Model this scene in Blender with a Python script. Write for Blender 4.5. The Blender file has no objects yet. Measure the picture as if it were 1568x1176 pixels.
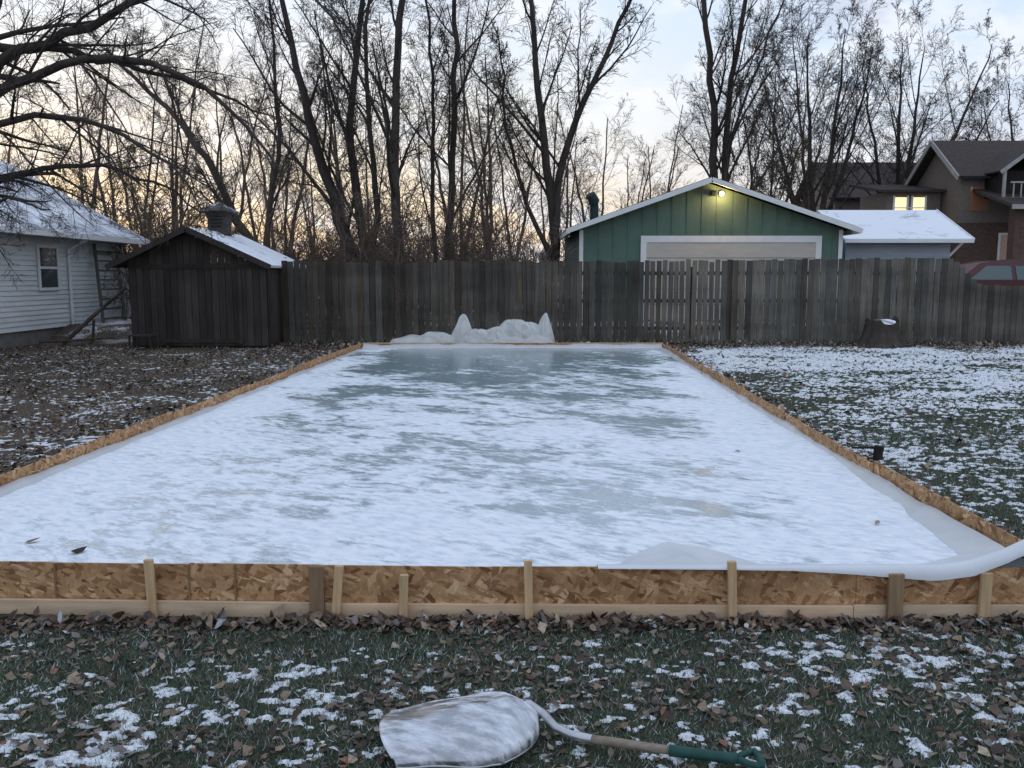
import bpy, math, numpy as np
from math import radians, sin, cos, pi
rng = np.random.default_rng(7)
scene = bpy.context.scene
COL = scene.collection

# ------------------------------------------------------------------ helpers
def link(o, parent=None):
    COL.objects.link(o)
    if parent is not None: o.parent = parent
    return o
def empty(name, loc=(0,0,0)):
    e = bpy.data.objects.new(name, None); e.location = loc; e.empty_display_size = .2
    return link(e)
def np_mesh(name, V, F, mat=None, C=None, smooth=False, parent=None, obj=True):
    V = np.asarray(V, dtype=np.float32); F = np.asarray(F, dtype=np.int32)
    me = bpy.data.meshes.new(name)
    k = F.shape[1]
    me.vertices.add(len(V)); me.vertices.foreach_set('co', V.ravel())
    me.loops.add(F.size); me.loops.foreach_set('vertex_index', F.ravel())
    me.polygons.add(len(F))
    me.polygons.foreach_set('loop_start', np.arange(0, F.size, k, dtype=np.int32))
    me.polygons.foreach_set('loop_total', np.full(len(F), k, dtype=np.int32))
    me.update(calc_edges=True)
    if smooth: me.polygons.foreach_set('use_smooth', np.ones(len(F), dtype=bool))
    if C is not None:
        a = me.color_attributes.new('Col', 'FLOAT_COLOR', 'POINT')
        CC = np.ones((len(V), 4), dtype=np.float32); CC[:, :3] = C
        a.data.foreach_set('color', CC.ravel())
    if mat: me.materials.append(mat)
    if not obj: return me
    return link(bpy.data.objects.new(name, me), parent)

class MB:
    def __init__(s): s.v=[]; s.f=[]; s.c=[]
    def add(s, vs, fs, c=(1,1,1)):
        o=len(s.v); s.v += [tuple(p) for p in vs]; s.f += [tuple(i+o for i in f) for f in fs]; s.c += [c]*len(vs)
    def box(s, x0,x1,y0,y1,z0,z1, c=(1,1,1), rot=0, tilt=0):
        vs=[(x,y,z) for z in (z0,z1) for y in (y0,y1) for x in (x0,x1)]
        cx,cy=(x0+x1)/2,(y0+y1)/2
        if rot:
            vs=[(cx+(x-cx)*cos(rot)-(y-cy)*sin(rot), cy+(x-cx)*sin(rot)+(y-cy)*cos(rot), z) for x,y,z in vs]
        if tilt: vs=[(x+(z-z0)*tilt,y,z) for x,y,z in vs]
        s.add(vs,[(0,2,3,1),(4,5,7,6),(0,1,5,4),(2,6,7,3),(0,4,6,2),(1,3,7,5)],c)
    def beam(s, p, q, w, h, c=(1,1,1)):
        p=np.array(p,float); q=np.array(q,float); t=q-p; t/=np.linalg.norm(t)
        ref=np.array([0,0,1.]) if abs(t[2])<.9 else np.array([0,1.,0])
        u=np.cross(t,ref); u/=np.linalg.norm(u); v=np.cross(u,t)
        vs=[e+u*a*w/2+v*b*h/2 for e in (p,q) for a,b in ((-1,-1),(1,-1),(1,1),(-1,1))]
        s.add(vs,[(0,1,2,3),(4,7,6,5),(0,4,5,1),(1,5,6,2),(2,6,7,3),(3,7,4,0)],c)
    def slab(s, p0,p1,p2,p3, th, c=(1,1,1)):
        P=[np.array(p,float) for p in (p0,p1,p2,p3)]
        n=np.cross(P[1]-P[0],P[3]-P[0]); n/=np.linalg.norm(n)
        if n[2]<-1e-6: n=-n
        vs=P+[p-n*th for p in P]
        s.add(vs,[(0,1,2,3),(7,6,5,4),(0,4,5,1),(1,5,6,2),(2,6,7,3),(3,7,4,0)],c)
    def prism(s, pts, axis, a, b, c=(1,1,1)):
        n=len(pts); vs=[]
        for t in (a,b):
            for p in pts:
                vs.append((t,p[0],p[1]) if axis=='x' else (p[0],t,p[1]))
        fs=[tuple(range(n)), tuple(range(2*n-1,n-1,-1))]+[(i,(i+1)%n,(i+1)%n+n,i+n) for i in range(n)]
        s.add(vs,fs,c)
    def tube(s, pts, rs, sides=10, c=(1,1,1)):
        P=np.array([pts],float); R=np.array([rs],float)
        V,F=tubes(P,R,sides); s.add(V.tolist(),F.tolist(),c)
        n=len(s.v); s.f.append(tuple(range(n-sides,n))); s.f.append(tuple(range(n-len(V)+sides-1,n-len(V)-1,-1)))
    def obj(s,name,mat,parent=None,smooth=False,bevel=0):
        me=bpy.data.meshes.new(name); me.from_pydata(s.v,[],s.f)
        a=me.color_attributes.new('Col','FLOAT_COLOR','POINT')
        a.data.foreach_set('color', np.array([list(c)+[1] for c in s.c],dtype=np.float32).ravel())
        me.materials.append(mat)
        if smooth:
            for p in me.polygons: p.use_smooth=True
        o=link(bpy.data.objects.new(name,me),parent)
        if bevel:
            m=o.modifiers.new('b','BEVEL'); m.width=bevel; m.segments=2
        return o

def norm(a): return a/np.maximum(np.linalg.norm(a,axis=-1,keepdims=True),1e-9)
def tubes(P,R,sides):
    N,S,_=P.shape
    T=norm(np.gradient(P,axis=1))
    m=norm(T.mean(axis=1)); ref=np.where(np.abs(m[:,2:3])<.8,np.array([[0,0,1.]]),np.array([[1.,0,0]]))
    U=norm(np.cross(T,ref[:,None,:])); W=np.cross(T,U)
    a=np.arange(sides)*2*pi/sides
    V=P[:,:,None,:]+R[:,:,None,None]*(U[:,:,None,:]*np.cos(a)[None,None,:,None]+W[:,:,None,:]*np.sin(a)[None,None,:,None])
    idx=np.arange(N*S*sides).reshape(N,S,sides); j=np.roll(idx,-1,axis=2)
    F=np.stack([idx[:,:-1],j[:,:-1],j[:,1:],idx[:,1:]],axis=-1).reshape(-1,4)
    return V.reshape(-1,3),F

_L=np.random.default_rng(3).random((256,256))
def vn(x,y):
    xi=np.floor(x).astype(int); yi=np.floor(y).astype(int); fx=x-xi; fy=y-yi
    fx=fx*fx*(3-2*fx); fy=fy*fy*(3-2*fy); g=lambda a,b:_L[a&255,b&255]
    return (g(xi,yi)*(1-fx)+g(xi+1,yi)*fx)*(1-fy)+(g(xi,yi+1)*(1-fx)+g(xi+1,yi+1)*fx)*fy
def fbm(x,y,o=4):
    s=0;a=1;t=0
    for i in range(o):
        s=s+a*vn(x*2**i+17.3*i,y*2**i+9.1*i); t+=a; a*=.55
    return s/t

# ------------------------------------------------------------------ materials
def newmat(name):
    m=bpy.data.materials.new(name); m.use_nodes=True; nt=m.node_tree
    return m,nt,nt.nodes['Principled BSDF']
def nd(nt,t,**k):
    n=nt.nodes.new(t)
    for a,b in k.items(): setattr(n,a,b)
    return n
def mapped(nt,scale=(1,1,1),rot=0):
    tc=nd(nt,'ShaderNodeTexCoord'); src=tc.outputs['Object']
    if rot:
        r=nd(nt,'ShaderNodeVectorRotate'); r.rotation_type='Z_AXIS'; r.inputs['Angle'].default_value=rot
        nt.links.new(src,r.inputs['Vector']); src=r.outputs[0]
    mp=nd(nt,'ShaderNodeMapping'); mp.inputs['Scale'].default_value=scale
    nt.links.new(src,mp.inputs['Vector']); return mp.outputs[0]
def noise(nt,vec,scale=1,detail=5,rough=.6,dist=0):
    n=nd(nt,'ShaderNodeTexNoise'); n.inputs['Scale'].default_value=scale; n.inputs['Detail'].default_value=detail
    n.inputs['Roughness'].default_value=rough; n.inputs['Distortion'].default_value=dist
    nt.links.new(vec,n.inputs['Vector']); return n.outputs['Fac']
def mrange(nt,src,a,b,c,d,smooth=False):
    n=nd(nt,'ShaderNodeMapRange'); 
    if smooth: n.interpolation_type='SMOOTHSTEP'
    for i,x in zip((1,2,3,4),(a,b,c,d)): n.inputs[i].default_value=x
    nt.links.new(src,n.inputs[0]); return n.outputs[0]
def mth(nt,op,a,b=None):
    n=nd(nt,'ShaderNodeMath',operation=op)
    for i,x in enumerate((a,b)):
        if x is None: continue
        if isinstance(x,(int,float)): n.inputs[i].default_value=x
        else: nt.links.new(x,n.inputs[i])
    return n.outputs[0]
def mixc(nt,f,a,b):
    n=nd(nt,'ShaderNodeMix',data_type='RGBA')
    for s,x in ((n.inputs[0],f),(n.inputs[6],a),(n.inputs[7],b)):
        if isinstance(x,(int,float)): s.default_value=x
        elif isinstance(x,tuple): s.default_value=(*x,1)
        else: nt.links.new(x,s)
    return n.outputs[2]
def bumpn(nt,b,h,strength,dist=.01):
    n=nd(nt,'ShaderNodeBump'); n.inputs['Strength'].default_value=strength; n.inputs['Distance'].default_value=dist
    nt.links.new(h,n.inputs['Height']); nt.links.new(n.outputs[0],b.inputs['Normal'])
def M(name,col=(1,1,1),attr=False,rough=.8,ns=(5,5,5),amp=.3,bump=0,spec=.2,metal=0,trans=0,blotch=None):
    m,nt,b=newmat(name)
    f=noise(nt,mapped(nt,ns),1,6,.62)
    k=mrange(nt,f,.25,.75,1-amp,1+amp)
    if blotch:
        k2=mrange(nt,noise(nt,mapped(nt,blotch[0]),1,4,.6),.3,.7,1-blotch[1],1+blotch[1]); k=mth(nt,'MULTIPLY',k,k2)
    sc=nd(nt,'ShaderNodeVectorMath',operation='SCALE'); nt.links.new(k,sc.inputs['Scale'])
    if attr:
        a=nd(nt,'ShaderNodeAttribute',attribute_name='Col'); 
        mu=nd(nt,'ShaderNodeVectorMath',operation='MULTIPLY'); nt.links.new(a.outputs['Color'],mu.inputs[0]); mu.inputs[1].default_value=col
        nt.links.new(mu.outputs[0],sc.inputs[0])
    else: sc.inputs[0].default_value=col
    nt.links.new(sc.outputs[0],b.inputs['Base Color'])
    b.inputs['Roughness'].default_value=rough; b.inputs['Specular IOR Level'].default_value=spec; b.inputs['Metallic'].default_value=metal
    if bump: bumpn(nt,b,f,bump)
    if trans:
        t=nd(nt,'ShaderNodeBsdfTranslucent'); t.inputs[0].default_value=(*col,1)
        mx=nd(nt,'ShaderNodeMixShader'); mx.inputs[0].default_value=trans
        nt.links.new(b.outputs[0],mx.inputs[1]); nt.links.new(t.outputs[0],mx.inputs[2])
        nt.links.new(mx.outputs[0],nt.nodes['Material Output'].inputs[0])
    return m

m_bark=M('bark',(.080,.064,.054),ns=(6,6,1.5),amp=.5,bump=.4)
m_barkb=M('bark_brown',(.125,.092,.073),ns=(3,3,1),amp=.4)
m_barkd=M('bark_dark',(.053,.043,.038),ns=(8,8,2),amp=.5,bump=.4)
m_fence=M('weathered_fence_wood',(.098,.090,.077),attr=True,ns=(40,40,1.6),amp=.5,bump=.3,blotch=((.5,.5,1.4),.38))
m_shed=M('dark_stained_wood',(.048,.041,.037),attr=True,ns=(30,30,1.5),amp=.4,bump=.3,blotch=((1,1,1),.3))
m_white=M('white_paint',(.72,.74,.74),ns=(3,3,3),amp=.08,rough=.6)
m_siding=M('white_vinyl_siding',(.64,.67,.68),ns=(.8,.8,3),amp=.15,rough=.55)
m_green=M('green_paint',(.100,.165,.135),ns=(2,2,2),amp=.14,rough=.7)
m_pine=M('pine_board',(.58,.43,.29),attr=True,ns=(3,3,40),amp=.18,rough=.75,blotch=((4,4,10),.12))
m_stake=M('pine_stake',(.50,.35,.20),attr=True,ns=(40,40,4),amp=.28,rough=.8)
m_dark=M('dark_trim',(.025,.022,.02),ns=(5,5,5),amp=.3)
m_brick=M('brown_brick',(.10,.066,.054),ns=(9,9,20),amp=.45,bump=.2)
m_stucco=M('beige_stucco',(.17,.145,.125),ns=(6,6,6),amp=.2)
m_roofb=M('brown_shingle',(.06,.048,.044),ns=(8,8,14),amp=.4)
m_liner=M('plastic_liner',(.60,.61,.62),ns=(3,3,3),amp=.12,rough=.35,spec=.4,trans=.15)
m_tarp=M('clear_plastic_sheeting',(.74,.75,.74),ns=(4,4,4),amp=.16,rough=.2,spec=.6,trans=.4)
m_ash=M('ash_handle',(.24,.20,.16),ns=(10,60,60),amp=.4)
m_grip=M('green_grip',(.02,.07,.06),ns=(20,20,20),amp=.3,rough=.5)
m_leaf=M('dead_leaf',(1,1,1),attr=True,ns=(60,60,60),amp=.35,rough=.7)
m_blade=M('grass_blade',(1,1,1),attr=True,ns=(2,2,2),amp=.3,rough=.7)
m,nt,b=newmat('frosted_aluminium'); f=noise(nt,mapped(nt,(8,26,9),.35),1,8,.7); f2=noise(nt,mapped(nt,(3,9,3),.3),1,3,.5)
k=mrange(nt,mth(nt,'ADD',mth(nt,'MULTIPLY',f,.55),mth(nt,'MULTIPLY',f2,.45)),.46,.58,0,1)
g0=mixc(nt,mrange(nt,f,.35,.65,0,1),(.30,.31,.33),(.50,.51,.54))
nt.links.new(mixc(nt,k,g0,(.68,.71,.77)),b.inputs['Base Color']); nt.links.new(mrange(nt,k,0,1,.85,.0),b.inputs['Metallic'])
nt.links.new(mrange(nt,k,0,1,.30,.85),b.inputs['Roughness']); bumpn(nt,b,f,.25,.006); m_metal=m
def glass(name,col):
    m,nt,b=newmat(name); f=noise(nt,mapped(nt,(1.5,1.5,1.5)),1,3)
    nt.links.new(mixc(nt,f,col,tuple(c*1.6 for c in col)),b.inputs['Base Color'])
    b.inputs['Roughness'].default_value=.06; b.inputs['Specular IOR Level'].default_value=.8; return m
m_glass=glass('window_glass',(.03,.04,.05))
def emis(name,col,s):
    m,nt,b=newmat(name); f=noise(nt,mapped(nt,(3,3,3)),1,3)
    nt.links.new(mixc(nt,f,col,tuple(c*.6 for c in col)),b.inputs['Emission Color']); b.inputs['Emission Strength'].default_value=s
    b.inputs['Base Color'].default_value=(*col,1); return m
m_lit=emis('lit_window',(1,.80,.42),1.3)
m_bulb=emis('bulb',(1,.75,.35),14)
def roofsnow(name,base,lo,hi):
    m,nt,b=newmat(name)
    a=noise(nt,mapped(nt,(1.3,1.3,1.3)),1,8,.7); w=noise(nt,mapped(nt,(3,3,22)),1,3)
    s=mth(nt,'ADD',mth(nt,'MULTIPLY',a,.75),mth(nt,'MULTIPLY',w,.25))
    f=mrange(nt,s,lo,hi,0,1)
    nt.links.new(mixc(nt,f,base,(.76,.79,.85)),b.inputs['Base Color']); b.inputs['Roughness'].default_value=.85
    bumpn(nt,b,s,.3,.03); return m
m_rs_full=roofsnow('snowy_roof',(.22,.23,.25),.30,.46)
m_rs_part=roofsnow('part_snowy_roof',(.20,.21,.24),.42,.58)
m_rs_thin=roofsnow('dark_snow_dusted_roof',(.05,.045,.045),.53,.66)

# OSB
def osb():
    m,nt,b=newmat('osb_board')
    tc=nd(nt,'ShaderNodeTexCoord'); sp=nd(nt,'ShaderNodeSeparateXYZ'); nt.links.new(tc.outputs['Object'],sp.inputs[0])
    cb=nd(nt,'ShaderNodeCombineXYZ'); nt.links.new(mth(nt,'ADD',sp.outputs[0],sp.outputs[1]),cb.inputs[0]); nt.links.new(sp.outputs[2],cb.inputs[1])
    base=cb.outputs[0]
    wn=nd(nt,'ShaderNodeTexNoise'); wn.inputs['Scale'].default_value=30; nt.links.new(base,wn.inputs['Vector'])
    wa=nd(nt,'ShaderNodeVectorMath',operation='SCALE'); nt.links.new(wn.outputs['Color'],wa.inputs[0]); wa.inputs['Scale'].default_value=.014
    ad=nd(nt,'ShaderNodeVectorMath',operation='ADD'); nt.links.new(base,ad.inputs[0]); nt.links.new(wa.outputs[0],ad.inputs[1]); base=ad.outputs[0]
    outs=[]
    for ang,sx,sy in ((.15,8,32),(-.45,9,34),(.8,11,32),(-1.0,12,42),(.35,18,66)):
        r=nd(nt,'ShaderNodeVectorRotate'); r.rotation_type='Z_AXIS'; r.inputs['Angle'].default_value=ang; nt.links.new(base,r.inputs['Vector'])
        mp=nd(nt,'ShaderNodeMapping'); mp.inputs['Scale'].default_value=(sx,sy,1); nt.links.new(r.outputs[0],mp.inputs['Vector'])
        v=nd(nt,'ShaderNodeTexVoronoi'); v.inputs['Scale'].default_value=1; nt.links.new(mp.outputs[0],v.inputs['Vector'])
        s=nd(nt,'ShaderNodeSeparateColor'); nt.links.new(v.outputs['Color'],s.inputs[0]); outs.append((s.outputs[0],s.outputs[1]))
    def mf(f,a,c):
        n=nd(nt,'ShaderNodeMix'); nt.links.new(f,n.inputs[0]); nt.links.new(a,n.inputs[2]); nt.links.new(c,n.inputs[3]); return n.outputs[0]
    q=outs[0][0]
    for i,th in ((1,.5),(2,.6),(3,.66),(4,.7)): q=mf(mrange(nt,outs[i][1],th,th+.02,0,1),q,outs[i][0])
    cr=nd(nt,'ShaderNodeValToRGB'); nt.links.new(q,cr.inputs[0]); e=cr.color_ramp.elements
    e[0].position=0; e[0].color=(.17,.078,.036,1); e[1].position=1; e[1].color=(.66,.45,.27,1)
    for p,c in ((.14,(.30,.155,.072)),(.5,(.43,.245,.12)),(.85,(.51,.315,.165))):
        x=e.new(p); x.color=(*c,1)
    g=noise(nt,mapped(nt,(90,90,30)),1,5); k=mrange(nt,g,.2,.8,.75,1.2)
    st=noise(nt,mapped(nt,(1.5,1.5,6)),1,4); k=mth(nt,'MULTIPLY',k,mrange(nt,st,.3,.7,.75,1.12))
    sc=nd(nt,'ShaderNodeVectorMath',operation='SCALE'); nt.links.new(k,sc.inputs['Scale']); nt.links.new(cr.outputs[0],sc.inputs[0])
    nt.links.new(sc.outputs[0],b.inputs['Base Color']); b.inputs['Roughness'].default_value=.75; b.inputs['Specular IOR Level'].default_value=.25
    bumpn(nt,b,q,.25,.004); return m
m_osb=osb()

# ------------------------------------------------------------------ world
w=bpy.data.worlds.new('World'); scene.world=w; w.use_nodes=True; nt=w.node_tree
bg=nt.nodes['Background']
sky=nd(nt,'ShaderNodeTexSky'); sky.sky_type='NISHITA'; sky.sun_disc=False; sky.sun_elevation=radians(6); sky.sun_rotation=radians(-25)
sks=nd(nt,'ShaderNodeVectorMath',operation='SCALE'); nt.links.new(sky.outputs[0],sks.inputs[0]); sks.inputs['Scale'].default_value=.010
tc=nd(nt,'ShaderNodeTexCoord'); sp=nd(nt,'ShaderNodeSeparateXYZ'); nt.links.new(tc.outputs['Generated'],sp.inputs[0])
Z=sp.outputs[2]
def ramp(src,stops):
    cr=nd(nt,'ShaderNodeValToRGB'); nt.links.new(src,cr.inputs[0]); e=cr.color_ramp.elements
    e[0].position=stops[0][0]; e[0].color=(*stops[0][1],1); e[1].position=stops[-1][0]; e[1].color=(*stops[-1][1],1)
    for p,c in stops[1:-1]: x=e.new(p); x.color=(*c,1)
    return cr.outputs[0]
cool=ramp(Z,[(0,(.74,.70,.73)),(.10,(.71,.73,.82)),(.2,(.65,.76,.92)),(.4,(.57,.73,.97)),(1,(.64,.77,1.02))])
warm=ramp(Z,[(0,(.98,.70,.45)),(.08,(.98,.82,.62)),(.16,(.90,.87,.81)),(.26,(.77,.84,.93)),(.4,(.61,.75,.96)),(1,(.64,.77,1.02))])
dt=nd(nt,'ShaderNodeVectorMath',operation='DOT_PRODUCT'); nt.links.new(tc.outputs['Generated'],dt.inputs[0]); dt.inputs[1].default_value=(-.40,.916,0)
wf=mrange(nt,dt.outputs['Value'],.64,.98,0,1,True)
base=mixc(nt,wf,cool,warm)
den=mth(nt,'ADD',mth(nt,'MAXIMUM',Z,0.0),.25)
cx=mth(nt,'DIVIDE',sp.outputs[0],den); cy=mth(nt,'DIVIDE',sp.outputs[1],den)
cb=nd(nt,'ShaderNodeCombineXYZ'); nt.links.new(cx,cb.inputs[0]); nt.links.new(cy,cb.inputs[1])
c1=noise(nt,cb.outputs[0],2.6,8,.62,.4)
cb2=nd(nt,'ShaderNodeVectorMath',operation='ADD'); nt.links.new(cb.outputs[0],cb2.inputs[0]); cb2.inputs[1].default_value=(5,3,1)
c2=noise(nt,cb2.outputs[0],3.4,7,.58,.3)
col=mixc(nt,mrange(nt,c1,.44,.62,0,.8,True),base,(.88,.90,.96))
col=mixc(nt,mrange(nt,c2,.52,.68,0,.6,True),col,(.55,.60,.73))
ad=nd(nt,'ShaderNodeVectorMath',operation='ADD'); nt.links.new(col,ad.inputs[0]); nt.links.new(sks.outputs[0],ad.inputs[1])
nt.links.new(ad.outputs[0],bg.inputs['Color']); bg.inputs['Strength'].default_value=1.07
sun=bpy.data.lights.new('sun','SUN'); sun.energy=.25; sun.angle=radians(20); sun.color=(1,.88,.76)
so=link(bpy.data.objects.new('sun',sun)); so.rotation_euler=(radians(-(90-8)),0,radians(25))
scene.view_settings.view_transform='Standard'; scene.view_settings.look='None'; scene.view_settings.exposure=0

# ------------------------------------------------------------------ ground
def gz(x,y):
    t=np.clip((np.asarray(y,float)-20.9)/1.4,0,1); return .4*t*t*(3-2*t)+0*np.asarray(x,float)
xs=np.unique(np.concatenate([-np.geomspace(18,600,25),np.arange(-18,18.01,.5),np.geomspace(18,600,25)]))
ys=np.unique(np.concatenate([[-300,-100,-40,-15],np.arange(-5,30,.35),np.geomspace(30,900,30)]))
X,Y=np.meshgrid(xs,ys); Zg=gz(X,Y)
idx=np.arange(X.size).reshape(X.shape)
F=np.stack([idx[:-1,:-1],idx[:-1,1:],idx[1:,1:],idx[1:,:-1]],-1).reshape(-1,4)
m,nt,b=newmat('ground_litter')
tcg=nd(nt,'ShaderNodeTexCoord'); spg=nd(nt,'ShaderNodeSeparateXYZ'); nt.links.new(tcg.outputs['Object'],spg.inputs[0])
n1=noise(nt,mapped(nt,(1.2,1.2,1)),1,6,.6); n2=noise(nt,mapped(nt,(28,28,1)),1,6,.75); n3=noise(nt,mapped(nt,(9,9,1)),1,5,.7)
g=mixc(nt,mrange(nt,n2,.35,.65,0,1),(.024,.036,.025),(.085,.095,.065))
l=mixc(nt,mrange(nt,n2,.35,.65,0,1),(.042,.030,.022),(.19,.14,.105))
lx=mrange(nt,mth(nt,'ADD',spg.outputs[0],mth(nt,'MULTIPLY',n1,3)),-3,-1,.9,0)
ly=mrange(nt,spg.outputs[1],18.3,20.5,0,.9)
lf=mth(nt,'MAXIMUM',mth(nt,'MAXIMUM',lx,ly),mrange(nt,n3,.52,.64,0,.75))
gcol=mixc(nt,lf,g,l)
fy=mrange(nt,spg.outputs[1],20.5,22,0,1)
sn=mth(nt,'MULTIPLY',mrange(nt,mth(nt,'ADD',mth(nt,'MULTIPLY',n1,.6),mth(nt,'MULTIPLY',n2,.4)),.5,.56,0,1),fy)
nt.links.new(mixc(nt,sn,gcol,(.8,.83,.88)),b.inputs['Base Color']); b.inputs['Roughness'].default_value=.9; b.inputs['Specular IOR Level'].default_value=.1
bumpn(nt,b,n2,.8,.03)
np_mesh('ground',np.stack([X,Y,Zg],-1).reshape(-1,3),F,m,smooth=True)

# snow patches
def smask(x,y): return .26*fbm(x*1.2,y*1.8,3)+.74*fbm(x*18+31,y*24+5,5)
sxx=rng.random(60000)*40; syy=rng.random(60000)*40
SQ=np.sort(smask(sxx,syy))
def xl(y): return -3.72+.034*(y-3.87)
def xr(y): return 2.66+.042*(y-3.87)
def cover(x,y):
    x=np.asarray(x,float); y=np.asarray(y,float)
    fg=np.interp(y,[2.2,2.7,3.1,3.4,3.7],[.25,.21,.17,.15,.05])*np.interp(vn(x*1.3+4,y*2.2),[.2,.8],[.55,1.45])
    r=np.interp(y,[3.5,6,8,11,14,18,20.4],[.08,.14,.28,.42,.42,.52,.42])*np.interp(x-xr(y),[0,.6,2],[.35,.6,1])*np.interp(vn(x*.7+9,y*.7),[.2,.8],[.55,1.3])
    l=np.interp(y,[4,6,10,14,20],[.26,.22,.11,.06,.03])*np.interp(xl(y)-x,[0,.8,3.5],[1.6,1,.6])
    c=np.where(y<3.9,fg,np.where(x>0,r,l))
    return np.clip(c,0,.95)
def snowh(x,y):
    c=cover(x,y); T=np.interp(1-c,np.linspace(0,1,len(SQ)),SQ)
    return (smask(x,y)-T)
def snow_grid(x0,x1,y0,y1,res,k,cap):
    xs=np.arange(x0,x1,res); ys=np.arange(y0,y1,res); X,Y=np.meshgrid(xs,ys)
    X=X+(vn(X/res*.7,Y/res*.7)-.5)*res*.8
    h=np.clip(snowh(X,Y)*k,-.012,cap); h=h+(vn(X*60,Y*60)-.5)*.006*(h>0)
    inside=(X>xl(Y)+.02)&(X<xr(Y)-.02)&(Y>3.86)&(Y<17.9)
    h=np.where(inside,-.02,h)
    idx=np.arange(X.size).reshape(X.shape); F=np.stack([idx[:-1,:-1],idx[:-1,1:],idx[1:,1:],idx[1:,:-1]],-1).reshape(-1,4)
    hv=h.ravel(); F=F[(hv[F].max(1)>0)&(hv[F].min(1)>-.019)]
    u,inv=np.unique(F,return_inverse=True); V=np.stack([X,Y,h+.004],-1).reshape(-1,3)[u]
    return V,inv.reshape(-1,4)
m,nt,b=newmat('snow'); f=noise(nt,mapped(nt,(60,60,60)),1,6,.75)
nt.links.new(mixc(nt,mrange(nt,f,.3,.6,0,1),(.40,.43,.45),(.78,.81,.85)),b.inputs['Base Color']); b.inputs['Roughness'].default_value=.9; bumpn(nt,b,f,.5,.01); m_snow=m
VV=[];FF=[];o=0
for a in ((-2.9,3.2,2.1,3.85,.0075,.05,.006),(2.6,9,3.85,9,.018,.10,.016),(2.9,16,9,20.4,.032,.13,.022),(-16,-3.3,3.85,20,.032,.10,.016)):
    V,F=snow_grid(*a); VV.append(V); FF.append(F+o); o+=len(V)
np_mesh('snow_patches',np.concatenate(VV),np.concatenate(FF),m_snow,smooth=True)

# grass
def blades(x,y,hgt,wid):
    n=len(x); a=rng.random(n)*2*pi; la=rng.random(n)*2*pi; ln=hgt*rng.uniform(.3,1.5,n)
    z=gz(x,y); dx=np.cos(a)*wid/2; dy=np.sin(a)*wid/2
    V=np.stack([np.stack([x-dx,y-dy,z-.002],-1),np.stack([x+dx,y+dy,z-.002],-1),np.stack([x+np.cos(la)*ln,y+np.sin(la)*ln,z+hgt],-1)],1)
    t=rng.random(n)[:,None]
    pal=np.where(t<.48,np.array([[.066,.098,.060]]),np.where(t<.74,np.array([[.115,.14,.098]]),np.where(t<.89,np.array([[.24,.21,.155]]),np.array([[.52,.56,.58]]))))
    pal=pal*rng.uniform(.6,1.4,(n,1)); C=np.repeat(pal[:,None,:],3,1)
    return V.reshape(-1,3),np.arange(3*n).reshape(-1,3),C.reshape(-1,3)
VV=[];FF=[];CC=[];o=0
def addb(x,y,h,wd):
    global o
    s=snowh(x,y); keep=(s<.05)|(rng.random(len(x))<.3); inside=(x>xl(y))&(x<xr(y))&(y>3.84)&(y<17.9); keep&=~inside
    x=x[keep];y=y[keep];h=h[keep] ; V,F,C=blades(x,y,h,wd); VV.append(V);FF.append(F+o);CC.append(C);o+=len(V)
n=180000; addb(rng.uniform(-2.9,3.2,n),rng.uniform(2.1,3.86,n),rng.uniform(.005,.025,n),.004)
n=80000; addb(rng.uniform(2.6,8,n),3.9+rng.random(n)**1.3*5,rng.uniform(.010,.034,n),.006)
n=60000; addb(rng.uniform(2.9,16,n),8+rng.random(n)**1.2*12.5,rng.uniform(.015,.04,n),.012)
n=50000; addb(rng.uniform(-14,-3.4,n),3.9+rng.random(n)**1.2*16,rng.uniform(.015,.04,n),.009)
n=5000; addb(rng.uniform(-5,10.5,n),rng.uniform(20.1,20.38,n),rng.uniform(.05,.25,n),.012)
np_mesh('grass',np.concatenate(VV),np.concatenate(FF),m_blade,np.concatenate(CC))

# leaves
def leaves(x,y,z,size,flat=.35):
    n=len(x); a=rng.random(n)*2*pi; s=size*rng.uniform(.45,1.45,n); fold=rng.uniform(-.3,.8,n); wd=rng.uniform(.22,.48,n)
    L=np.zeros((n,6,3))
    t=[0,.3,.68,1,.68,.3]; ww=[0,1,.8,0,-.8,-1]
    for i in range(6):
        L[:,i,0]=(t[i]-.5)*s*rng.uniform(.65,1.25,n); L[:,i,1]=ww[i]*wd*s*rng.uniform(.4,1.35,n)
        L[:,i,2]=abs(ww[i])*fold*wd*s+((t[i]-.5)**2)*s*rng.uniform(-.3,.9,n)
    tx=rng.normal(0,flat,n); ty=rng.normal(0,flat,n)
    L[:,:,2]+=L[:,:,0]*tx[:,None]+L[:,:,1]*ty[:,None]
    L[:,:,2]-=L[:,:,2].min(1,keepdims=True)
    c,sn=np.cos(a)[:,None],np.sin(a)[:,None]
    V=np.stack([x[:,None]+L[:,:,0]*c-L[:,:,1]*sn,y[:,None]+L[:,:,0]*sn+L[:,:,1]*c,z[:,None]+L[:,:,2]],-1)
    b=np.arange(n)[:,None]*6
    F=np.concatenate([b+np.array([[0,5,4,3]]),b+np.array([[0,3,2,1]])])
    pal=np.array([[.090,.060,.046],[.14,.10,.076],[.22,.17,.122],[.34,.27,.20],[.16,.14,.125],[.062,.048,.042],[.22,.11,.07],[.45,.47,.49]])
    p=[.22,.24,.17,.07,.15,.08,.03,.04]
    C=pal[rng.choice(8,n,p=p)]*rng.uniform(.6,1.2,(n,1))
    return V.reshape(-1,3),F,np.repeat(C,6,0)
P=[]
def u(a,b,n): return rng.uniform(a,b,n)
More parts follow.
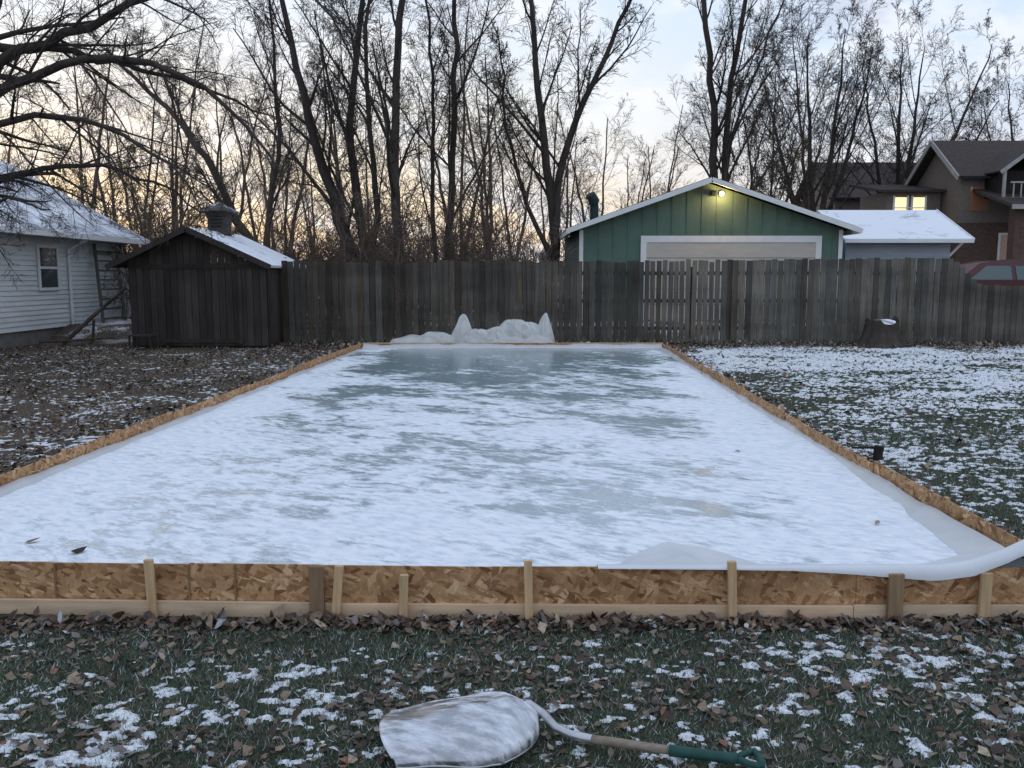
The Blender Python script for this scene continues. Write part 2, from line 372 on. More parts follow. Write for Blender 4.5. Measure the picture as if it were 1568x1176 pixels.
def put(x,y,dz,size,flat=.35):
    x=np.asarray(x);y=np.asarray(y)
    inside=(x>xl(y)-.02)&(x<xr(y)+.02)&(y>3.84)&(y<17.9); x=x[~inside];y=y[~inside]
    P.append(leaves(x,y,gz(x,y)+dz*rng.random(len(x))+.003,size,flat))
n=2500; x=u(-2.9,3.2,n); y=3.84-np.abs(rng.normal(0,.065,n)); put(x,y,.012,.046,.4)
n=6200; x=u(-2.9,3.2,n); y=u(2.1,3.84,n); k=fbm(x*2.2+50,y*2.2)>.46+.12*rng.random(n); put(x[k],y[k],.006,.034,.25)
n=1400; put(u(-2.9,3.2,n),u(2.1,3.8,n),.006,.037,.25)
n=48000; x=-3.5-rng.random(n)**1.2*12; y=3.8+rng.random(n)**1.25*16.4; k=fbm(x*1.6+90,y*1.6)>.38+.1*rng.random(n); put(x[k],y[k],.02,.052,.3)
n=9000; x=u(2.7,14,n); y=u(3.9,20,n); k=fbm(x*1.1+9,y*1.1)>.5+.1*rng.random(n); put(x[k],y[k],.02,.06,.35)
n=1500; y=u(4,17.5,n); x=xr(y)+.03+np.abs(rng.normal(0,.2,n)); put(x,y,.02,.055,.4)
n=6000; put(u(-5.5,12,n),20.3-np.abs(rng.normal(0,.5,n)),.05,.07,.5)
n=3000; put(u(-3,4,n),u(17.95,20,n),.04,.07,.5)
P.append(leaves(np.array([-2.66,-2.31,2.17,1.9,-.6,2.9]),np.array([4.6,4.42,4.95,7.1,15,13.]),np.full(6,.146),.085,.1))
VV=[];FF=[];CC=[];o=0
for V,F,C in P: VV.append(V);FF.append(F+o);CC.append(C);o+=len(V)
np_mesh('fallen_leaves',np.concatenate(VV),np.concatenate(FF),m_leaf,np.concatenate(CC))

# ------------------------------------------------------------------ rink
rink=empty('backyard_ice_rink')
m,nt,b=newmat('snow_dusted_ice')
tcg=nd(nt,'ShaderNodeTexCoord'); sp=nd(nt,'ShaderNodeSeparateXYZ'); nt.links.new(tcg.outputs['Object'],sp.inputs[0])
a1=noise(nt,mapped(nt,(.6,.85,1),.45),1,5,.55,.3)
a2=noise(nt,mapped(nt,(2.4,4.2,1),.6),1,6,.6,.6)
a3=noise(nt,mapped(nt,(8,17,1),.55),1,7,.7,.4)
a4=noise(nt,mapped(nt,(60,60,1)),1,4,.7)
s=mth(nt,'ADD',mth(nt,'MULTIPLY',a1,.36),mth(nt,'ADD',mth(nt,'MULTIPLY',a2,.36),mth(nt,'MULTIPLY',a3,.28)))
gy=mrange(nt,sp.outputs[1],4.5,11,.016,-.034)
gy2=mrange(nt,sp.outputs[1],12,16.5,0,-.08)
cxn=mth(nt,'ABSOLUTE',mth(nt,'SUBTRACT',sp.outputs[0],mrange(nt,sp.outputs[1],4,17.7,-.5,0)))
gx=mrange(nt,cxn,1.9,2.9,0,.10,True)
tot=mth(nt,'ADD',mth(nt,'ADD',s,gy),mth(nt,'ADD',gx,gy2))
f=mrange(nt,tot,.435,.522,0,1,True)
ice=mixc(nt,a2,(.17,.23,.245),(.33,.41,.43))
frost=mixc(nt,mrange(nt,sp.outputs[1],5,12,1,0),(0.22,.29,.31),(.50,.58,.64))
icec=mixc(nt,.55,ice,frost)
snowc=mixc(nt,mrange(nt,a3,.38,.58,0,1),(.60,.66,.72),(.80,.825,.865))
nt.links.new(mixc(nt,f,icec,snowc),b.inputs['Base Color'])
nt.links.new(mrange(nt,f,0,1,.18,.85),b.inputs['Roughness'])
nt.links.new(mrange(nt,f,0,1,.5,.12),b.inputs['Specular IOR Level'])
bumpn(nt,b,mth(nt,'ADD',mth(nt,'MULTIPLY',f,.7),mth(nt,'MULTIPLY',a4,.12)),.25,.010)
ib=MB(); 
ib.add([(-3.58,4.02,.14),(0,3.905,.14),(2.57,3.905,.14),(3.13,17.74,.14),(-3.10,17.74,.14)],[(0,1,2,3,4)])
ib.obj('ice_sheet',m,rink)

ob=MB(); pb=MB(); sb=MB()
def side(p,q,n,sgn):
    p=np.array(p);q=np.array(q); d=(q-p)/np.linalg.norm(q-p); nr=np.array([d[1],-d[0]])*sgn
    L=np.linalg.norm(q-p); 
    for i in range(n):
        a=p+d*(L*i/n); c=p+d*(L*(i+1)/n-.004); j=rng.normal(0,.014); top=.25+rng.normal(0,.009)
        a3=a+nr*(j+.006*(i%2)); c3=c+nr*(j*.3)
        ob.slab((*a3,0.0),(*c3,0.0),(*c3,top),(*a3,top+rng.normal(0,.008)),.012)
        pb.slab((*(a3+nr*.02),0),(*(c3+nr*.02),0),(*(c3+nr*.02),.085),(*(a3+nr*.02),.085),.018)
        for k in (.15,.55,.9):
            s=a+(c-a)*k+nr*.05; h=top+rng.uniform(-.03,.05); 
            sb.box(s[0]-.012,s[0]+.012,s[1]-.02,s[1]+.02,0,h,tilt=rng.normal(0,.06))
side((-3.60,3.98),(-3.11,17.76),6,-1)
side((2.58,3.89),(3.14,17.76),6,1)
for i,(x0,x1) in enumerate(((-3.11,-.7),(-.69,1.2),(1.21,3.14))):
    ob.box(x0,x1,17.76,17.772,0,.235+.012*(i%2)); pb.box(x0,x1,17.775,17.80,.15,.25)
def frontY(x): return 3.87+.033*max(0,-x)
xsb=[-3.6,-2.18,-1.532,-1.31,-.90,-.098,1.62,2.575]
for i in range(7):
    x0,x1=xsb[i],xsb[i+1]-.0008
    t=.25+rng.normal(0,.0025); off=.004*(i%2)
    ya,yb=frontY(x0)+.006+off,frontY(x1)+.006+off
    ob.add([(x0,ya,0),(x1,yb,0),(x1,yb,t),(x0,ya,t),(x0,ya+.011,0),(x1,yb+.011,0),(x1,yb+.011,t),(x0,ya+.011,t)],[(0,1,2,3),(7,6,5,4),(0,4,5,1),(1,5,6,2),(2,6,7,3),(3,7,4,0)])
for x0,x1,zt,cc in ((-3.6,-.93,.075,(1,1,1)),(-.928,1.60,.072,(1.03,1,.98)),(1.602,2.575,.076,(.95,.97,1))):
    ya,yb=frontY(x0)-.020,frontY(x1)-.020
    pb.add([(x0,ya,0),(x1,yb,0),(x1,yb,zt),(x0,ya,zt),(x0,ya+.018,0),(x1,yb+.018,0),(x1,yb+.018,zt),(x0,ya+.018,zt)],[(0,1,2,3),(7,6,5,4),(0,4,5,1),(1,5,6,2),(2,6,7,3),(3,7,4,0)],cc)
for x,wd,h,t,cc in ((-1.70,.04,.285,-.03,1),(-.915,.07,.262,.0,.42),(-.83,.04,.265,.09,1.05),(-.51,.04,.225,.03,1.0),(.08,.038,.30,-.02,1.1),(1.03,.04,.295,-.04,1.0),(1.785,.07,.235,0,.5),(2.2,.05,.24,.02,.95)):
    y=frontY(x); sb.box(x-wd/2,x+wd/2,y-.048,y-.0235,0,h,(cc,cc*(.97 if cc<.6 else 1),cc),tilt=t)
for x in (-2.182,-1.534,-1.312): sb.box(x-.006,x+.004,frontY(x)-.001,frontY(x)+.0045,.076,.25,(.5,.42,.35))
ob.obj('osb_side_boards',m_osb,rink); pb.obj('pine_kick_boards',m_pine,rink,bevel=.003); sb.obj('wooden_stakes',m_stake,rink,bevel=.003)

def liner(side_fn,sgn,amp,name,y0,y1,nearbig):
    N=260; Mq=9; ys=np.linspace(y0,y1,N); V=[]
    for i,y in enumerate(ys):
        nz=float(fbm(np.array(y*1.3+amp*10),np.array(2.2),3)); nz2=float(fbm(np.array(y*5+3),np.array(7.7+amp),3))
        near=max(0,1-(y-y0)/2.6)*nearbig
        wd=.03+.15*max(0,nz-.2)+.16*near*(.5+nz2); top=.155+.05*(nz-.35)+.035*near+.03*(nz2-.5)
        for j in range(Mq):
            t=j/(Mq-1)
            off=.012+wd*(1-t)**1.0; z=.1415+(top-.1415)*t**1.8+ .02*sin(t*pi)*(nz2)
            V.append((side_fn(y)+sgn*off,y,z))
    idx=np.arange(N*Mq).reshape(N,Mq); F=np.stack([idx[:-1,:-1],idx[:-1,1:],idx[1:,1:],idx[1:,:-1]],-1).reshape(-1,4)
    np_mesh(name,V,F,m_liner,smooth=True,parent=rink)
liner(lambda y:-3.60+.0356*(y-3.98),1,.1,'liner_side_a',4.03,17.7,.6)
liner(lambda y:2.58+.0404*(y-3.89),-1,.7,'liner_side_b',3.95,17.7,1.0)
V=[]; N=120
for i in range(N):
    x=-3.09+6.2*i/(N-1); nz=float(fbm(np.array(x*3),np.array(1.),3))
    for yy,zz in ((17.74-.12*nz-.05,.142),(17.745,.17+.05*nz),(17.752,.19+.06*nz)): V.append((x,yy,zz))
idx=np.arange(N*3).reshape(N,3); F=np.stack([idx[:-1,:-1],idx[:-1,1:],idx[1:,1:],idx[1:,:-1]],-1).reshape(-1,4)
np_mesh('liner_far',V,F,m_liner,smooth=True,parent=rink)
N=160; Q=30; V=[]
for i in range(N):
    x=.40+2.42*i/(N-1)
    wv=np.interp(x,[.4,.6,.85,1.05,1.3,1.7,2.0,2.3,2.8],[.02,.45,.72,.62,.30,.24,.30,.45,.8])
    drop=np.interp(x,[.4,.9,1.3,1.6,1.95,2.15,2.35,2.8],[.0,.004,.010,.028,.058,.048,.01,.0])
    cr=np.interp(x,[2.0,2.15,2.3,2.45,2.8],[0,.02,.075,.15,.24])
    nz=float(fbm(np.array(x*5),np.array(4.4),3))-.5
    for j in range(Q):
        t=j/(Q-1)
        if t<.75:
            q=t/.75; y=3.895+wv*(1-q); z=.143+(.262+cr-.143)*q**(2.6)+.018*sin(q*pi)*(.6+nz*2)*min(1,wv*2)
            z+=.12*cr*sin(q*pi)+.008*sin(q*pi)*(float(fbm(np.array(x*8),np.array(q*5),2))-.5)*2
        else:
            q=(t-.75)/.25; y=3.895-.055*sin(q*pi/2)-.004; z=.262+cr+.004*sin(q*pi)-(drop+.004)*q*q- cr*.35*q
        V.append((x+.015*nz,y,z))
idx=np.arange(N*Q).reshape(N,Q); F=np.stack([idx[:-1,:-1],idx[:-1,1:],idx[1:,1:],idx[1:,:-1]],-1).reshape(-1,4)
np_mesh('draped_liner',V,F,M('white_plastic',(.66,.69,.73),ns=(3,3,3),amp=.08,rough=.35,spec=.4,trans=.1),smooth=True,parent=rink)

# crumpled plastic sheeting: rounded billows overlapping, with soft creases and two gathered folds standing up
VV=[];FF=[];o=0
lumps=[(-2.15,18.35,0,.62,.42,.42,0),(-1.6,18.4,0,.58,.42,.50,1),(-1.08,18.42,.12,.36,.30,.56,12),(-.72,18.3,.05,.46,.40,.50,2),(-.28,18.35,.10,.46,.42,.52,3),
       (.05,18.42,.26,.44,.36,.52,4),(.34,18.36,.20,.40,.34,.50,5),(.68,18.42,.10,.30,.30,.62,13),(-.1,18.12,0,.75,.34,.40,7),(.5,18.12,0,.50,.3,.42,8)]
for (cx_,cy_,cz_,rx,ry,rz_,sd_) in lumps:
    nu,nv=110,56
    A,Bv=np.meshgrid(np.linspace(0,2*pi,nu,endpoint=False),np.linspace(-.5*pi,.5*pi,nv))
    dx,dy,dz=np.cos(A)*np.cos(Bv),np.sin(A)*np.cos(Bv),np.sin(Bv)
    q=1-2*np.abs(fbm(dx*1.1+dz*.9+sd_*7+10,dy*1.1+dz*1.0+20,2)-.5); q2=np.abs(fbm(dx*2.4+dz*1.5+sd_*5+10,dy*2.4-dz*1.5+30,2)-.5)
    k=.80+.16*q-.55*np.exp(-q2/.02)*.18+.05*np.sin(A*7+sd_+dz*3)*(1-np.abs(dz))
    px,py,pz=rx*dx*k,ry*dy*k,rz_*dz*k
    if sd_>=12:
        u_=np.clip(dz,0,1); px=px*(1-.45*u_)+.05*u_*u_; py=py*(1-.6*u_); pz=pz+.22*u_**3
    V=np.stack([cx_+px,cy_+py,np.maximum(cz_+pz,0)],-1).reshape(-1,3)
    idx=np.arange(nu*nv).reshape(nv,nu); j=np.roll(idx,-1,1); F=np.stack([idx[:-1],j[:-1],j[1:],idx[1:]],-1).reshape(-1,4)
    VV.append(V);FF.append(F+o);o+=len(V)
np_mesh('crumpled_plastic_sheeting',np.concatenate(VV),np.concatenate(FF),m_tarp,smooth=True)

# ------------------------------------------------------------------ shovel
sh=empty('snow_shovel')
V=[];N=60;Q=40
S=np.array([.09,2.845,.055]); ax=np.array([-.985,-.17]); pr=np.array([.17,-.985])
def scoop_pt(s,bq):
    wd=.215*min(1,(max(s,0)/.16))**.5*(1-.22*max(0,(s-.22)/.3)); 
    tipc=.05*(1-bq*bq)
    p=S[:2]+ax*(s+tipc*(s/.5))+pr*bq*wd
    h=.028+.12*(1-bq*bq)**.7*(1-.66*(s/.5)**1.3)
    h+=.012*math.exp(-(bq/.10)**2)*(1-s/.5)+.003*sin(s*30+bq*3)
    h+=.014*math.exp(-((abs(bq)-.93)/.05)**2)
    if s<.1: h=.028+(h-.028)*(.55+4.5*s)
    return (p[0],p[1],h)
for i in range(N):
    for j in range(Q): V.append(scoop_pt(.5*i/(N-1),-1+2*j/(Q-1)))
idx=np.arange(N*Q).reshape(N,Q); F=np.stack([idx[:-1,:-1],idx[:-1,1:],idx[1:,1:],idx[1:,:-1]],-1).reshape(-1,4)
o_=np_mesh('scoop_blade',V,F,m_metal,smooth=True,parent=sh); md=o_.modifiers.new('s','SOLIDIFY'); md.thickness=.004
m_alu=M('bare_aluminium',(.45,.46,.48),ns=(20,20,20),amp=.25,rough=.35,metal=.8)
t=MB(); rim=[scoop_pt(.5*k/30,-1) for k in range(31)]; t.tube(rim,[.005]*31,8); rim=[scoop_pt(.5*k/30,1) for k in range(31)]; t.tube(rim,[.005]*31,8)
t.tube([(-.10,2.815,.142),(-.0,2.835,.126),(.06,2.845,.112),(.11,2.83,.085),(.15,2.79,.058),(.20,2.755,.050),(.27,2.72,.052)],[.004,.013,.016,.015,.015,.015,.016],12)
for xx,yy in ((.0,2.835),(.045,2.843)): t.tube([(xx,yy,.13),(xx,yy,.145)],[.006,.005],8)
t.obj('socket_and_rim',m_alu,sh,smooth=True)
t=MB(); t.tube([(.26,2.725,.052),(.40,2.69,.05),(.53,2.658,.048)],[.0145,.015,.0145],12); t.obj('handle',m_ash,sh,smooth=True)
t=MB(); t.tube([(.52,2.66,.048),(.56,2.65,.048),(.70,2.625,.043),(.735,2.62,.043)],[.019,.018,.018,.017],12)
t.tube([(.73,2.62,.043),(.77,2.65,.043),(.80,2.66,.043)],[.013,.011,.011],8); t.tube([(.73,2.62,.043),(.77,2.585,.043),(.80,2.575,.043)],[.013,.011,.011],8); t.tube([(.80,2.665,.043),(.81,2.62,.043),(.80,2.57,.043)],[.012,.013,.012],8)
t.obj('d_grip',m_grip,sh,smooth=True)

t=MB(); t.tube([(3.22,7.4,-.02),(3.22,7.4,.06),(3.23,7.4,.13)],[.045,.04,.042],10); t.box(3.0,3.2,7.42,7.44,.1,.115)
t.obj('ground_stub_post',m_dark)
st=empty('tree_stump')
N=60;Q=16;V=[];
for j in range(Q):
    z=.58*j/(Q-1)
    for i in range(N):
        a=2*pi*i/N; r=.32+.36*math.exp(-z*5)*(.6+.6*sin(a*3+1)*.5+.3)+.05*(float(fbm(np.array(cos(a)*3+5),np.array(sin(a)*3+z*2),4))-.5)*5
        V.append((8.5+r*cos(a),19.7+r*.85*sin(a),z+(.06*sin(a*2+1)+.05*sin(a*5)+.04*sin(a*9) if j==Q-1 else 0)))
idx=np.arange(N*Q).reshape(Q,N); j2=np.roll(idx,-1,1); F=np.stack([idx[:-1],j2[:-1],j2[1:],idx[1:]],-1).reshape(-1,4)
np_mesh('trunk',V,F,m_barkd,smooth=True,parent=st)
V=[(8.5+ .30*r*cos(2*pi*i/24),19.7+.27*r*sin(2*pi*i/24),.575+.07*(1-r*r)+.04*sin(4*pi*i/24+1)*r) for r in (1,.8,.5,.01) for i in range(24)]
idx=np.arange(96).reshape(4,24); j2=np.roll(idx,-1,1); F=np.stack([idx[:-1],j2[:-1],j2[1:],idx[1:]],-1).reshape(-1,4)
np_mesh('top',V,F,roofsnow('stump_top',(.05,.035,.028),.42,.5),smooth=True,parent=st)

# ------------------------------------------------------------------ fence
fe=empty('wooden_privacy_fence'); fb=MB()
x=-5.45
while x<10.25:
    gap=.006+abs(rng.normal(0,.004)); wd=.135+rng.normal(0,.006)
    if 3.1<x<4.85: gap=.028; wd=.112
    g=rng.uniform(.55,1.35)*np.interp(x,[-5,0,4,10],[.75,.88,1.05,1.15]); tint=rng.uniform(-.03,.10)-.06*max(0,x/10)
    top=1.98+rng.normal(0,.016)+.07*max(0,(x-2)/8)-(.04 if x<-1 and int(x*.4)%2 else 0)
    fb.box(x,x+wd,20.40+rng.normal(0,.004),20.42,.03+rng.random()*.04,top,(g*(1+tint),g,g*(1-tint)),tilt=rng.normal(0,.004))
    x+=wd+gap
while x<20:
    k=np.clip((x-10.25)/.9,0,1); top=2.04-.64*(k*k*(3-2*k)); g=rng.uniform(.55,1.1)
    fb.box(x,x+.135,20.40,20.42,.03,top+rng.normal(0,.01),(g,g,g)); x+=.143
for xx in np.arange(-5.4,19,2.4):
    fb.box(xx,xx+.09,20.465,20.54,0,1.85 if xx<10 else 1.3,(.8,.8,.8))
for xx in (-1.6,.35,5.2): fb.box(xx,xx+.10,20.36,20.385,0,2.0,(.9,.85,.8))
fb.box(-5.45,10.2,20.426,20.46,.35,.44,(.7,.7,.7)); fb.box(-5.45,10.2,20.426,20.46,1.0,1.09,(.7,.7,.7)); fb.box(-5.45,10.2,20.426,20.46,1.65,1.74,(.7,.7,.7))
fb.box(10.25,19.9,20.426,20.46,.35,.44,(.7,.7,.7)); fb.box(10.25,19.9,20.426,20.46,1.2,1.29,(.7,.7,.7))
fb.obj('pickets_and_rails',m_fence,fe,bevel=.004)

# ------------------------------------------------------------------ shed
sd=empty('wooden_shed'); t=MB()
x=-8.65; ax0=-7.24
def rz(x): return 2.66-(2.66-1.88)*abs(x-ax0)/(1.7 if x>ax0 else 1.68)
while x<-5.56:
    g=rng.uniform(.7,1.3); x1=min(x+.145,-5.55)
    t.add([(x,19.5,.05),(x1,19.5,.05),(x1,19.5,rz(x1)-.03),(x,19.5,rz(x)-.03),(x,19.52,.05),(x1,19.52,.05),(x1,19.52,rz(x1)-.03),(x,19.52,rz(x)-.03)],
          [(0,1,2,3),(7,6,5,4),(0,4,5,1),(1,5,6,2),(2,6,7,3),(3,7,4,0)],(g,g,g)); x+=.155
y=19.53
while y<23:
    g=rng.uniform(.7,1.3); t.box(-5.55,-5.53,y,y+.145,.05,1.86,(g,g,g)); t.box(-8.67,-8.65,y,y+.145,.05,1.86,(g,g,g)); y+=.155
t.box(-8.64,-5.56,19.53,23.1,0,1.8,(.4,.4,.4)); t.box(-8.66,-5.54,19.478,19.498,1.80,1.90,(.8,.8,.8))
t.box(-7.9,-6.1,19.475,19.495,.12,.2,(.9,.9,.9)); 
t.box(-7.95,-7.87,19.47,19.499,.1,1.78,(1.1,1.1,1.1)); t.box(-6.2,-6.12,19.47,19.499,.1,1.78,(1.1,1.1,1.1))
t.obj('walls',m_shed,sd)
t=MB(); t.slab((ax0,19.25,2.72),(ax0,23.2,2.72),(-5.42,23.2,1.87),(-5.42,19.25,1.87),.06); t.obj('roof_snowy_slope',m_rs_full,sd)
t=MB(); t.slab((ax0-.003,19.25,2.72),(ax0-.003,23.2,2.72),(-9.0,23.2,1.87),(-9.0,19.25,1.87),.06)
t.beam((ax0,19.24,2.67),(-5.38,19.24,1.82),.03,.12); t.beam((ax0,19.24,2.67),(-9.05,19.24,1.82),.03,.12)
t.obj('roof_dark_slope',m_shed,sd)
t=MB(); t.box(-7.46,-7.02,21.3,21.74,2.55,3.2,(1.6,1.8,2.0)); t.box(-7.5,-6.98,21.26,21.78,2.66,2.72,(2,2,2)); t.box(-7.5,-6.98,21.26,21.78,3.15,3.2,(2,2,2))
for k in range(4): t.box(-7.38,-7.10,21.285,21.299,2.82+k*.08,2.86+k*.08,(.6,.6,.6))
t.obj('cupola',m_shed,sd)
t=MB(); t.add([(-7.66,21.1,3.2),(-6.82,21.1,3.2),(-6.82,21.94,3.2),(-7.66,21.94,3.2),(-7.24,21.52,3.46)],[(3,2,1,0),(0,1,4),(1,2,4),(2,3,4),(3,0,4)]); t.obj('cupola_roof',m_rs_thin,sd)

# ------------------------------------------------------------------ white house left
h=empty('white_siding_house'); t=MB()
z=.35; 
while z<2.66:
    z1=min(z+.118,2.68)
    t.add([(-11.475,8,z),(-11.475,25.7,z),(-11.5,25.7,z1),(-11.5,8,z1)],[(0,1,2,3)]); t.add([(-11.5,8,z),(-11.5,25.7,z),(-11.475,25.7,z),(-11.475,8,z)],[(0,1,2,3)]); z=z1
t.prism([(-18.5,.35),(-11.51,.35),(-11.51,2.68),(-15,4.75),(-18.5,2.68)],'y',8,25.68)
t.obj('siding_walls',m_siding,h)
t=MB(); t.box(-18.4,-11.53,8.1,25.6,-.1,.345); t.obj('foundation',M('concrete',(.16,.155,.15),ns=(4,4,4),amp=.3),h)
t=MB(); t.slab((-15,7.6,4.98),(-15,26.1,4.98),(-10.95,26.1,2.70),(-10.95,7.6,2.70),.09); t.slab((-15.003,7.6,4.98),(-15.003,26.1,4.98),(-19.05,26.1,2.70),(-19.05,7.6,2.70),.09)
t.obj('roof',m_rs_part,h)
t=MB(); t.box(-10.94,-10.83,7.6,26.1,2.56,2.68); t.box(-11.47,-10.95,7.7,26,2.585,2.60); t.box(-11.47,-11.44,25.6,25.72,.35,2.58)
t.beam((-15,26.12,4.88),(-10.9,26.12,2.6),.03,.16)
t.tube([(-11.40,25.3,2.55),(-11.40,25.3,.2)],[.04,.04],8); t.tube([(-10.9,22.3,2.58),(-11.2,22.3,2.42),(-11.42,22.3,2.3),(-11.42,22.3,.2)],[.04,.04,.04,.04],8)
wy0,wy1,wz0,wz1=20.95,21.75,1.35,2.32
for a in ((wy0-.07,wy0,wz0-.07,wz1+.07),(wy1,wy1+.07,wz0-.07,wz1+.07),(wy0,wy1,wz1,wz1+.07),(wy0,wy1,wz0-.07,wz0),(wy0,wy1,(wz0+wz1)/2-.03,(wz0+wz1)/2+.03)):
    t.box(-11.47,-11.43,*a)
t.obj('gutter_and_trim',m_white,h)
t=MB(); t.box(-11.468,-11.455,wy0,wy1,wz0,(wz0+wz1)/2-.03); t.box(-11.468,-11.455,wy0,wy1,(wz0+wz1)/2+.03,wz1); t.obj('window_glass',m_glass,h)
tr=MB()
tr.beam((-10.75,22.6,.05),(-11.38,23.6,2.50),.06,.07); tr.beam((-10.75,23.9,.05),(-11.38,24.9,2.50),.06,.07)
for k in range(9):
    q=.08+k*.105; tr.beam((-10.75-.63*q,22.6+1.0*q,.05+2.45*q),(-10.75-.63*q,23.9+1.0*q,.05+2.45*q),.035,.05)
tr.obj('leaning_trellis',M('trellis_paint',(.10,.09,.08),ns=(5,5,5),amp=.4))
tr=MB(); tr.tube([(-10.6,20.2,.05),(-9.9,20.3,.7),(-9.2,20.5,1.35)],[.05,.045,.03],8); tr.tube([(-9.9,20.3,.6),(-10.0,20.4,.1),(-10.1,20.4,0)],[.03,.03,.03],6); tr.tube([(-11,19.9,.1),(-10.2,20,.14),(-9.3,20.0,.2)],[.04,.03,.02],6)
tr.obj('leaning_dead_branch',m_bark)
tb=MB(); tb.box(-8.55,-8.0,18.95,19.3,.30,.33); 
for a in ((-8.52,18.98),(-8.06,18.98),(-8.52,19.24),(-8.06,19.24)): tb.box(a[0],a[0]+.035,a[1],a[1]+.035,0,.30)
tb.obj('small_wooden_bench',m_shed)

# ------------------------------------------------------------------ green garage
g=empty('green_garage'); t=MB(); xa,xb,xc=1.88,9.12,5.40; Y0=24.
t.prism([(xa,.3),(xb,.3),(xb,2.93),(xc,4.16),(xa,2.93)],'y',Y0,31)
x=xa+.12
while x<xb:
    zt=4.16-(4.16-2.93)*abs(x-xc)/(xb-xc)-.04
    if 3.45<x<8.60: t.box(x-.02,x+.02,Y0-.018,Y0-.002,2.80,zt)
    else: t.box(x-.02,x+.02,Y0-.018,Y0-.002,.35,zt)
    x+=.405
t.obj('walls',m_green,g)
t=MB(); t.slab((xc,Y0-.4,4.30),(xc,31.3,4.30),(xb+.36,31.3,2.94),(xb+.36,Y0-.4,2.94),.05); t.slab((xc-.003,Y0-.4,4.30),(xc-.003,31.3,4.30),(xa-.36,31.3,2.94),(xa-.36,Y0-.4,2.94),.05)
t.obj('roof',m_rs_thin,g)
t=MB()
t.beam((xc,Y0-.42,4.215),(xb+.40,Y0-.42,2.845),.03,.13); t.beam((xc,Y0-.42,4.215),(xa-.40,Y0-.42,2.845),.03,.13)
t.box(xa-.36,xa-.30,Y0-.35,31,2.78,2.9); t.box(xb+.30,xb+.36,Y0-.35,31,2.78,2.9)
t.box(xa-.02,xa+.09,Y0-.04,Y0-.022,.3,2.9); t.box(xb-.09,xb+.02,Y0-.04,Y0-.022,.3,2.9)
dx0,dx1=3.72,8.40
t.box(dx0-.16,dx0,Y0-.05,Y0-.022,.4,2.74); t.box(dx1,dx1+.16,Y0-.05,Y0-.022,.4,2.74); t.box(dx0,dx1,Y0-.05,Y0-.022,2.56,2.74)
t.obj('white_trim',m_white,g)
t=MB()
for k in range(5): t.box(dx0+.003,dx1-.003,Y0-.035,Y0-.01,.42+k*.43,.42+k*.43+.415)
t.obj('overhead_door',M('cream_door',(.50,.47,.42),ns=(2,2,8),amp=.1),g)
t=MB(); t.box(5.45,5.62,Y0-.06,Y0-.003,3.82,3.95); t.beam((5.55,Y0-.05,3.9),(5.50,Y0-.25,3.86),.1,.1); t.box(5.66,5.80,Y0-.08,Y0-.003,3.86,3.92)
t.tube([(2.55,27,2.8),(2.55,27,3.95)],[.13,.13],12); t.tube([(2.55,27,3.9),(2.42,26.9,4.15)],[.18,.14],12); t.obj('vent_and_fixture',M('dark_teal_metal',(.03,.05,.055),ns=(5,5,5),amp=.3),g)
bpy.ops.mesh.primitive_uv_sphere_add(radius=.065,location=(5.73,Y0-.14,3.87)); bo=bpy.context.object; bo.name='bulb'; bo.data.materials.append(m_bulb); bo.parent=g
pl=bpy.data.lights.new('garage_lamp','POINT'); pl.energy=34; pl.color=(1,.58,.22); pl.shadow_soft_size=.07
lo=link(bpy.data.objects.new('garage_lamp',pl)); lo.location=(5.73,Y0-.34,3.82)

g=empty('neighbour_garage'); t=MB()
t.prism([(25.7,.3),(29.6,.3),(29.6,2.75),(27.65,3.6),(25.7,2.75)],'x',9.9,13.0)
z=.4
while z<2.7: t.box(9.9,12.98,25.685,25.699,z,z+.02); z+=.13
t.obj('walls',M('blue_grey_siding',(.36,.41,.46),ns=(2,2,9),amp=.12),g)
t=MB(); t.slab((9.7,27.65,3.72),(13.45,27.65,3.72),(13.45,25.3,2.72),(9.7,25.3,2.72),.08); t.slab((9.7,27.653,3.72),(13.45,27.653,3.72),(13.45,30,2.72),(9.7,30,2.72),.08); t.obj('roof',m_rs_full,g)
t=MB(); t.box(9.7,13.45,25.24,25.30,2.60,2.70); t.beam((13.47,25.28,2.66),(13.47,27.65,3.68),.03,.14); t.beam((13.0,25.8,2.2),(13.40,25.8,2.62),.06,.06); t.obj('trim',m_white,g)

g=empty('small_garden_shed'); t=MB(); t.prism([(.95,.4),(1.6,.4),(1.6,2.35),(1.27,2.68),(.95,2.35)],'y',30,31); t.obj('walls',m_siding,g)
t=MB(); t.slab((1.27,29.9,2.78),(1.27,31.1,2.78),(1.72,31.1,2.32),(1.72,29.9,2.32),.05); t.slab((1.268,29.9,2.78),(1.268,31.1,2.78),(.83,31.1,2.32),(.83,29.9,2.32),.05); t.obj('roof',m_rs_full,g)

# ------------------------------------------------------------------ brick house right
g=empty('brick_house')
t=MB(); t.prism([(37,.3),(41,.3),(41,5.9),(39,7.35),(37,5.9)],'x',19.0,28); t.obj('upper_walls',m_stucco,g)
t=MB(); t.box(18.95,28.05,36.95,41.05,.3,3.9); t.box(16.5,18.94,38.5,41.5,.3,3.6)
for xx in (19.9,22.6,25.3): t.box(xx,xx+.45,34.4,34.85,.3,4.4)
t.box(19.9,27,34.45,34.6,.3,1.5)
t.obj('brick_walls',m_brick,g)
t=MB(); t.box(16.52,18.93,38.52,41.4,3.61,5.35); t.obj('wing_upper',m_stucco,g)
t=MB(); t.slab((18.6,39,7.62),(28.5,39,7.62),(28.5,36.5,5.80),(18.6,36.5,5.80),.12); t.slab((18.6,39.003,7.62),(28.5,39.003,7.62),(28.5,41.5,5.80),(18.6,41.5,5.80),.12)
